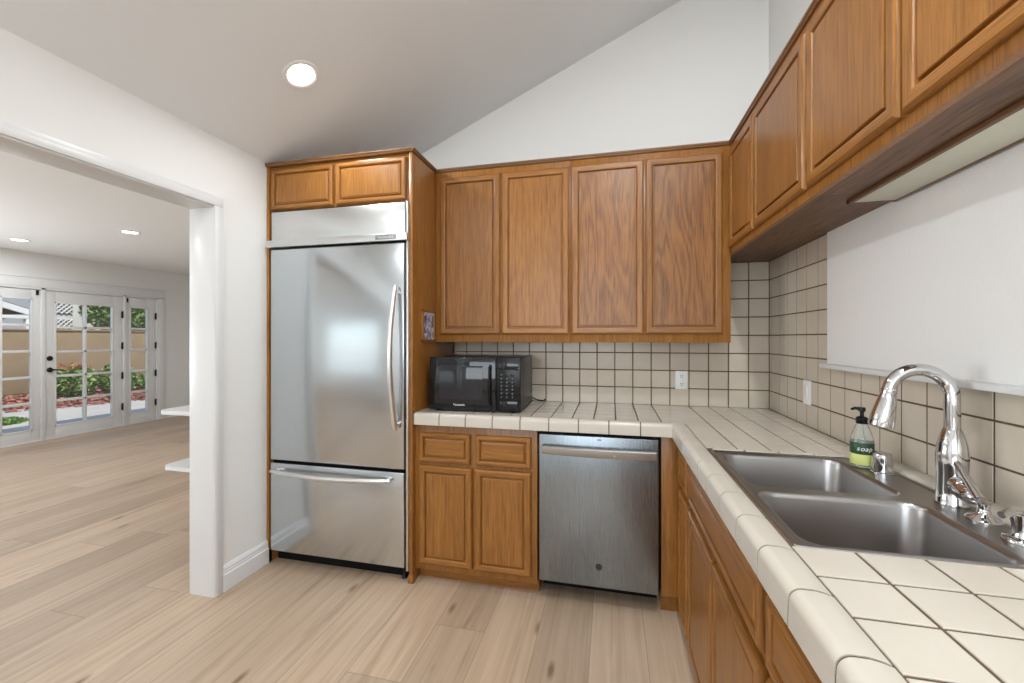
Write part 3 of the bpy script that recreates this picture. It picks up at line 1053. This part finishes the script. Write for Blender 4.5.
for fx, fy in ((.04, .05), (W_ - .05, .05), (.04, D_ - .05), (W_ - .05, D_ - .05)):
    b = MB(); b.lathe((fx, fy, 0), [(.016, 0), (.017, .004), (.015, .014)], 14); b.build('foot', M['black_soft'], mw)
b = MB(); b.tube([(W_ - .07, D_ + .0, .05), (W_ - .03, D_ + .03, .035), (W_ + .03, D_ + .035, .010), (W_ + .07, D_ + .03, .006), (W_ + .075, D_ + .055, .012)], .0045, 8); b.build('cord', M['black'], mw)

# ------------------------------------------------------------------ sink
def rrect(x0, x1, y0, y1, r, z, n=8):
    pts = []
    for cx_, cy_, a0 in ((x1 - r, y1 - r, 0), (x0 + r, y1 - r, PI / 2), (x0 + r, y0 + r, PI), (x1 - r, y0 + r, 1.5 * PI)):
        for k in range(n + 1):
            a = a0 + PI / 2 * k / n
            pts.append((cx_ + r * math.cos(a), cy_ + r * math.sin(a), z))
    return pts


sk = thing('sink', 'double bowl stainless steel kitchen sink set into the tile counter', 'sink', (.61, 1.33, .74))
bowls = [(.382, .768, 1.318, 1.672), (.382, .768, .966, 1.286)]
zr = ZT - .002
for bi, (x0, x1, y0, y1) in enumerate(bowls):
    b = MB()
    rings = []
    for ins, dz, r in ((0, 0, .050), (.004, -.001, .048), (.008, -.006, .046), (.010, -.014, .045), (.020, -.150, .045), (.026, -.170, .050), (.040, -.184, .055), (.070, -.190, .06)):
        rings.append(rrect(x0 + ins, x1 - ins, y0 + ins, y1 - ins, r, zr + dz))
    b.loft(rings, cap=(False, True))
    b.build('bowl', M['steel_sink'], sk, angle=60, recalc=False)
    cx_, cy_ = (x0 + x1) / 2, (y0 + y1) / 2
    b = MB(); b.lathe((cx_, cy_, zr - .1895), [(.045, 0), (.047, .002), (.040, .003), (.034, -.001)], 24); b.build('drain', M['chrome'], sk)
b = MB()
bm = b.bm
loops = [rrect(SX0, SX1, SY0, SY1, .012, zr, 4)] + [rrect(*q, .050, zr) for q in bowls]
edges = []
for lp in loops:
    vs = [bm.verts.new(p) for p in lp]
    for k in range(len(vs)):
        edges.append(bm.edges.new((vs[k], vs[(k + 1) % len(vs)])))
bmesh.ops.triangle_fill(bm, use_beauty=True, use_dissolve=False, edges=edges)
for f in bm.faces:
    if f.normal.z < 0: f.normal_flip()
# a raised bead round the outside of the deck
for (w0, w1, dz) in ((0, .010, .0035),):
    o_ = [rrect(SX0 + i, SX1 - i, SY0 + i, SY1 - i, .012, zr + d, 4) for i, d in ((-.002, -.004), (0, .002), (.003, dz), (.007, dz), (.011, .0002))]
    b.loft(o_, cap=(False, False))
b.build('deck', M['steel_sink'], sk, angle=40, recalc=False)

# ------------------------------------------------------------------ faucet
FXc, FYc = .838, 1.285
zd = zr + .0005
fa = thing('faucet', 'chrome gooseneck pull-down kitchen faucet with side lever', 'faucet', (FXc, FYc, zd))
b = MB()
b.lathe((FXc, FYc, zd), [(.033, 0), (.034, .004), (.031, .010), (.030, .040), (.0295, .085), (.031, .100), (.031, .125), (.0285, .150), (.022, .178), (.0175, .190), (.0165, .192)], 36)
bo = b.build('body', M['chrome'], fa, angle=50)
b = MB()
pts = [(FXc, FYc, 1.125)]
z0 = 1.216; R_ = .062
pts.append((FXc, FYc, 1.16))
for k in range(25):
    a = PI * k / 24 * 0.96
    pts.append((FXc - R_ + R_ * math.cos(a), FYc + .02 * math.sin(a / 2), z0 + R_ * math.sin(a)))
b.tube(pts, .0158, 24, cap=(True, True))
sp = b.build('spout', M['chrome'], fa, angle=60)
p1 = Vector(pts[-1]); dr_ = (Vector(pts[-1]) - Vector(pts[-2])).normalized()
b = MB()
b.lathe(tuple(p1 - dr_ * .004), [(.0158, 0), (.0172, .003), (.0172, .010), (.0165, .012), (.0195, .030), (.0260, .070), (.0280, .098), (.0270, .103), (.023, .104)], 32, axis=tuple(dr_))
b.build('spray_head', M['chrome'], sp, angle=50)
b = MB()
b.lathe((FXc, FYc, zd + .055), [(.020, 0), (.021, .02), (.020, .045), (.016, .055), (.012, .058)], 24, axis=(-.15, -1, .12))
b.tube([(FXc - .006, FYc - .012, zd + .120), (FXc - .010, FYc - .045, zd + .098), (FXc - .014, FYc - .080, zd + .070), (FXc - .016, FYc - .105, zd + .050)], [.0075, .0075, .009, .0105], 14)
b.lathe((FXc - .008, FYc - .050, zd + .050), [(.018, -.02), (.023, 0), (.021, .025), (.014, .045), (.008, .050)], 20, axis=(-.12, -1, -.05))
b.build('lever', M['chrome'], fa, angle=50)
b = MB(); b.lathe((FXc - .004, FYc - .098, zd), [(.030, 0), (.031, .004), (.027, .009), (.013, .016), (.010, .028), (.012, .04)], 28); b.build('valve_base', M['chrome'], fa, angle=50)

ag = tag(MB().lathe((.822, 1.535, zd), [(.030, 0), (.030, .004), (.0265, .006), (.0255, .050), (.0245, .060), (.020, .064), (.002, .065)], 32).build('air_gap_cap', M['chrome'], None, loc=(.822, 1.535, zd), angle=40),
         'short chrome air gap cap on the sink deck beside the soap bottle', 'air gap')
sd = thing('soap_dispenser', 'small chrome dispenser on the sink deck at the right of the faucet', 'soap dispenser', (.822, 1.078, zd))
b = MB(); b.lathe((.822, 1.078, zd), [(.030, 0), (.031, .004), (.028, .009), (.018, .012), (.016, .018), (.0155, .034), (.019, .052), (.020, .060), (.014, .066), (.003, .067)], 28); b.build('base', M['chrome'], sd, angle=45)
b = MB(); b.tube([(.822, 1.078, zd + .060), (.800, 1.068, zd + .066), (.772, 1.058, zd + .060)], [.010, .009, .007], 14); b.build('spout', M['chrome'], sd)

# soap bottle
bx_, by_ = .800, 1.600
so = thing('soap_bottle', 'pump bottle of dish soap with green and lime label at the back of the sink', 'soap bottle', (bx_, by_, zd))
R0 = .031
b = MB(); b.lathe((bx_, by_, zd), [(.024, 0), (R0 - .001, .003), (R0, .008), (R0, .088), (.0285, .098), (.025, .112), (.0195, .128), (.0145, .140), (.0135, .146)], 36); b.build('bottle', M['bottle'], so, angle=60)
b = MB(); b.lathe((bx_, by_, zd), [(R0 + .0004, .010), (R0 + .0008, .011), (R0 + .0008, .043), (R0 + .0004, .044)], 36, cap=(False, False)); b.build('lower_label', M['label_lime'], so)['label'] = 'lime lower label band'
b = MB(); b.lathe((bx_, by_, zd), [(R0 + .0004, .044), (R0 + .0008, .045), (R0 + .0008, .080), (R0 + .0004, .081)], 36, cap=(False, False)); lb = b.build('upper_label', M['label_green'], so)
lb['label'] = 'dark green upper label band'
ang = math.atan2(-by_, -bx_)
for i, ch in enumerate('soap'):
    a = ang + (i - .9) * .34
    mtx = Matrix.Translation((bx_ + (R0 + .0012) * math.cos(a), by_ + (R0 + .0012) * math.sin(a), zd + .0625)) @ Matrix.Rotation(a + PI / 2, 4, 'Z') @ Matrix.Rotation(PI / 2, 4, 'X')
    text_mesh('lettering', ch, .021, M['txt_white'], lb, mtx, .0002, .25)
b = MB(); b.lathe((bx_, by_, zd), [(.0155, .140), (.0165, .142), (.0165, .158), (.012, .162), (.0055, .164), (.0055, .178), (.0095, .180), (.0100, .190), (.0085, .193), (.002, .194)], 24)
b.tube([(bx_, by_, zd + .187), (bx_ - .012, by_ + .016, zd + .187), (bx_ - .018, by_ + .024, zd + .182)], [.006, .005, .004], 10)
b.build('pump', M['black'], so, angle=40)['label'] = 'black pump top'

# ------------------------------------------------------------------ outlets, picture
ou = thing('wall_outlet', 'white duplex outlet on the back wall tiles', 'outlet', (.423, 2.765, 1.10))
b = MB(); b.box(.389, .460, 2.7585, 2.766, 1.043, 1.157, .003, seg=3); b.build('cover_plate', M['white_plastic'], ou)
for z in (1.076, 1.124):
    b = MB(); b.lathe((.4245, 2.7590, z), [(.0165, 0), (.0165, .0022), (.015, .003)], 24, axis=(0, -1, 0)); rc = b.build('receptacle', M['white_plastic'], ou)
    b = MB(); b.box(.4165, .4195, 2.7552, 2.757, z - .002, z + .008); b.box(.4295, .4325, 2.7552, 2.757, z - .002, z + .008); b.lathe((.4245, 2.757, z - .009), [(.003, 0), (.003, .0017)], 10, axis=(0, -1, 0))
    b.build('slots', M['slot'], rc)['label'] = 'dark slots'
sw = thing('light_switch', 'white switch plate on the sink-wall tiles left of the white ledge', 'switch', (.912, 2.262, 1.10))
b = MB(); b.box(.9035, .9125, 2.228, 2.298, 1.045, 1.160, .003, seg=3); b.build('cover_plate', M['white_plastic'], sw)
b = MB(); b.box(.900, .905, 2.246, 2.280, 1.070, 1.135, .002); b.build('rocker', M['white_plastic'], sw)
pc = thing('picture', 'tiny wood-framed mottled lavender print on the refrigerator side panel', 'picture', (-1.066, 2.33, 1.34))
b = MB()
py0, py1, pz0, pz1, px = 2.245, 2.42, 1.338, 1.528, -1.0675
for (a, c, d, e) in ((py0, py0 + .014, pz0, pz1), (py1 - .014, py1, pz0, pz1), (py0, py1, pz0, pz0 + .014), (py0, py1, pz1 - .014, pz1)):
    b.box(px, px + .012, a, c, d, e, .002)
b.build('frame', OAK_Z, pc)
b = MB(); b.box(px, px + .006, py0 + .013, py1 - .013, pz0 + .013, pz1 - .013); b.build('print', M['print'], pc)

# ------------------------------------------------------------------ recessed ceiling lights
def can(label, x, y, flat_z=None, energy=18, tilt=True, group=None):
    z = flat_z if flat_z else ceil_z(x)
    nrm = Vector((0, 0, -1)) if flat_z else Vector((CS, 0, -1)).normalized()
    t = thing('recessed_light', label, 'ceiling light', (x, y, z), group)
    c = Vector((x, y, z))
    b = MB(); b.lathe(tuple(c), [(.086, -.001), (.087, .004), (.079, .007), (.066, .003), (.060, -.006)], 40, axis=tuple(nrm), cap=(False, False)); b.build('trim_ring', M['white_plastic'], t, angle=50)
    b = MB(); b.lathe(tuple(c), [(.063, .0002), (.063, .0026), (.045, .0042), (.02, .0050), (.001, .0052)], 40, axis=tuple(nrm)); b.build('lens', M['lamp_lens'], t, angle=50)['label'] = 'glowing lens'
    l = lamp('recessed_light_glow', 'AREA', c + nrm * .012, energy, (0.925, 0.965, 0.99), aim=tuple(nrm), shape='DISK', size=.12)
    l['kind'] = 'helper'
    return t


can('round recessed light glowing in the sloped kitchen ceiling', -1.492, 1.785, energy=9)
can('added unseen recessed light in the sloped kitchen ceiling behind the camera', -1.492, 0.2, energy=5)  # added out of view to brighten the kitchen, like the next two
can('added unseen recessed light high in the kitchen ceiling over the camera', .15, .55, energy=35)
can('added unseen recessed light high in the kitchen ceiling behind the camera', .15, -1.0, energy=30)
can('recessed light in the flat ceiling beyond the opening, the one farther from the jamb', -6.57, 3.38, FZ, 11)
can('recessed light in the flat ceiling beyond the opening, the one nearer the jamb', -4.95, 3.40, FZ, 11)
can('added recessed light in the flat ceiling beyond the opening, out of view behind the wall header', -3.6, .9, FZ, 9)  # added out of view to brighten the french door wall, like the next
can('added recessed light in the flat ceiling beyond the opening, out of view near the rear window', -5.6, .9, FZ, 14)
# ------------------------------------------------------------------ shelves on the living side of the kitchen wall
def shelf(label, y0, y1, z, depth):
    b = MB()
    x1 = FX1 - .001
    pts = [(x1, y0, z), (x1, y1, z), (x1 - depth, y1, z)]
    for k in range(9):
        a = PI / 2 + PI / 2 * k / 8 + PI / 2
        pts.append((x1 - depth + .05 + .05 * math.cos(a), y0 + .05 + .05 * math.sin(a), z))
    b.prism(pts, (0, 0, .022))
    return tag(b.build('shelf', M['trim'], None, loc=(x1, y0, z)), label, 'shelf')


shelf('upper rounded white shelf showing past the jamb of the opening', 1.87, 2.35, .925, .36)
shelf('lower rounded white shelf showing past the jamb of the opening', 1.87, 2.35, .61, .33)

# ------------------------------------------------------------------ outside
GZ = -.10
b = MB(); b.box(-24, FX0 - .14, -4, 18, GZ - .2, GZ - .01)
struct('ground', b, M['soil'])
b = MB(); b.prism([(FX0 - .13, 0, GZ - .05), (FX0 - .13, 13, GZ - .05), (-10.0, 13, GZ - .05), (-11.0, 7.3, GZ - .05), (-11.5, 6.3, GZ - .05), (-13.0, 5.0, GZ - .05), (-13.0, 0, GZ - .05)], (0, 0, .05))
struct('patio', b, M['concrete'], 'pale concrete patio outside the french doors')
b = MB(); b.box(-15.15, -15.0, -2, 17, GZ, 1.56, .01); b.box(-15.19, -14.96, -2, 17, 1.555, 1.60, .01)
struct('garden_wall', b, M['fence'], 'tan stucco garden wall')


def scatter(b, n, c, r, size, flat=1.0, mi=0, shell=0.0):
    for _ in range(n):
        while True:
            p = Vector((random.uniform(-1, 1), random.uniform(-1, 1), random.uniform(-1, 1)))
            if shell < p.length <= 1: break
        p = Vector((c[0] + p.x * r[0], c[1] + p.y * r[1], c[2] + p.z * r[2]))
        s = size * random.uniform(.6, 1.3)
        q = Matrix.Rotation(random.uniform(0, 6.28), 3, 'Z') @ Matrix.Rotation(random.uniform(-1.1, 1.1) * flat, 3, 'X') @ Matrix.Rotation(random.uniform(-1.1, 1.1) * flat, 3, 'Y')
        vs = [b.bm.verts.new(p + q @ Vector(v)) for v in ((-s, 0, 0), (0, -s * .5, s * .1), (s, 0, 0), (0, s * .5, s * .1))]
        f = b.bm.faces.new(vs); f.material_index = mi


b = MB(); scatter(b, 7000, (-12.7, 8.6, GZ + .005), (2.2, 3.6, .03), .06, .5)
o = b.build('bark_mulch', M['chips'], None, recalc=False); tag(o, 'red bark mulch covering the bed in front of the hedge', 'mulch', kind='stuff')
b = MB(); scatter(b, 3200, (-10.35, 4.92, GZ + .01), (.55, .42, .03), .05, 1.2)
o = b.build('grass', M['blade'], None, recalc=False); tag(o, 'round patch of green grass on the patio beyond the left sidelight', 'grass', kind='stuff')
hl = ['full green hedge shrub seen through the left half of the french door',
      'full green hedge shrub seen through the right half of the french door',
      'green hedge shrub before the tan wall seen low through the right sidelight']
for i, y in enumerate((7.62, 8.52, 9.42)):
    t = thing('hedge_shrub', hl[i], 'shrub', (-12.85, y, GZ), 'shrubs of the hedge')
    b = MB(); scatter(b, 1700, (-12.85, y, .27 if i < 2 else .12), (.34, .44, .41 if i < 2 else .25), .065, 1, shell=.4); b.build('foliage', M['leaf'], t, recalc=False)
    b = MB()
    for k in range(5):
        a = k * 1.25
        b.tube([(-12.85, y, GZ), (-12.85 + .1 * math.cos(a), y + .2 * math.sin(a), .15), (-12.85 + .2 * math.cos(a), y + .45 * math.sin(a), .4)], [.02, .014, .006], 6)
    b.build('stem', M['bark'], t)
    if i == 0:
        b = MB(); scatter(b, 60, (-12.7, y - .1, .68), (.25, .4, .08), .04, 1); b.build('blossoms', M['flower'], t, recalc=False)['label'] = 'red blossoms'
tr = thing('tree', 'leafy green tree rising behind the tan garden wall', 'tree', (-16.5, 11.2, GZ))
b = MB(); scatter(b, 5200, (-16.5, 11.6, 2.45), (.75, 1.75, 1.05), .10, 1, shell=.3); b.build('foliage', M['leaf_tree'], tr, recalc=False)
b = MB(); b.tube([(-16.5, 11.2, GZ), (-16.45, 11.2, 1.0), (-16.5, 11.4, 2.6)], [.11, .09, .03], 10); b.tube([(-16.46, 11.2, 1.1), (-16.5, 12.1, 2.4)], [.06, .02], 8); b.build('trunk', M['bark'], tr)
# neighbouring house with lattice vents
ho = thing('house', 'white neighbouring house with grey lattice vents beyond the garden wall', 'house', (-19, 10.4, GZ))
b = MB(); b.box(-21, -18, 9.78, 11.3, GZ, 5); b.build('wall', M['house'], ho)


def lattice(y0, y1, z0, z1, x):
    b = MB()
    b.box(x - .02, x, y0, y1, z0, z1)
    n = int((y1 - y0 + z1 - z0) / .14)
    for k in range(n):
        for s in (1, -1):
            c = y0 - (z1 - z0) + k * .14 if s > 0 else y0 + k * .14
            pa, pb = [], []
            a0, a1 = (c, c + (z1 - z0)) if s > 0 else (c, c - (z1 - z0))
            t0, t1 = 0.0, 1.0
            lo, hi = min(a0, a1), max(a0, a1)
            for e in range(2):
                pass
            def cl(t): return a0 + (a1 - a0) * t
            ts_ = [t / 20 for t in range(21) if y0 <= cl(t / 20) <= y1]
            if len(ts_) < 2: continue
            b.tube([(x + .015, cl(ts_[0]), z0 + (z1 - z0) * ts_[0]), (x + .015, cl(ts_[-1]), z0 + (z1 - z0) * ts_[-1])], .022, 4, mi=1)
    return b


lattice(9.85, 10.57, 2.18, 2.62, -17.97).build('lattice_vent', [M['lattice'], M['house']], ho)
lattice(9.85, 10.57, 1.66, 1.98, -17.97).build('lattice_vent', [M['lattice'], M['house']], ho)
# patio cover seen through the left sidelight
pv = thing('patio_cover', 'white gabled patio cover beyond the left sidelight', 'patio cover', (-15.6, 7.5, GZ))
b = MB(); b.prism([(-15.5, 5.6, 2.86), (-15.5, 8.45, 1.90), (-15.5, 8.45, 2.05), (-15.5, 5.6, 3.03)], (-.08, 0, 0)); b.build('rake_board', M['house'], pv)
b = MB(); b.box(-15.6, -15.48, 5.6, 8.3, 1.88, 1.97, .005); b.build('beam', M['house'], pv)
b = MB(); b.box(-15.6, -15.48, 8.10, 8.22, GZ, 1.90, .005); b.build('post', M['house'], pv)
b = MB(); b.prism([(-15.59, 5.6, 3.03), (-15.59, 8.5, 2.04), (-15.59, 8.5, 2.08), (-15.59, 5.6, 3.07)], (-1.6, 0, 0)); b.build('roof', M['roof'], pv)
b = MB(); b.prism([(-16.9, 5.6, 1.9), (-16.9, 8.4, 1.9), (-16.9, 8.4, 2.0), (-16.9, 5.6, 2.98)], (-.05, 0, 0)); b.build('gable_screen', M['lattice'], pv)
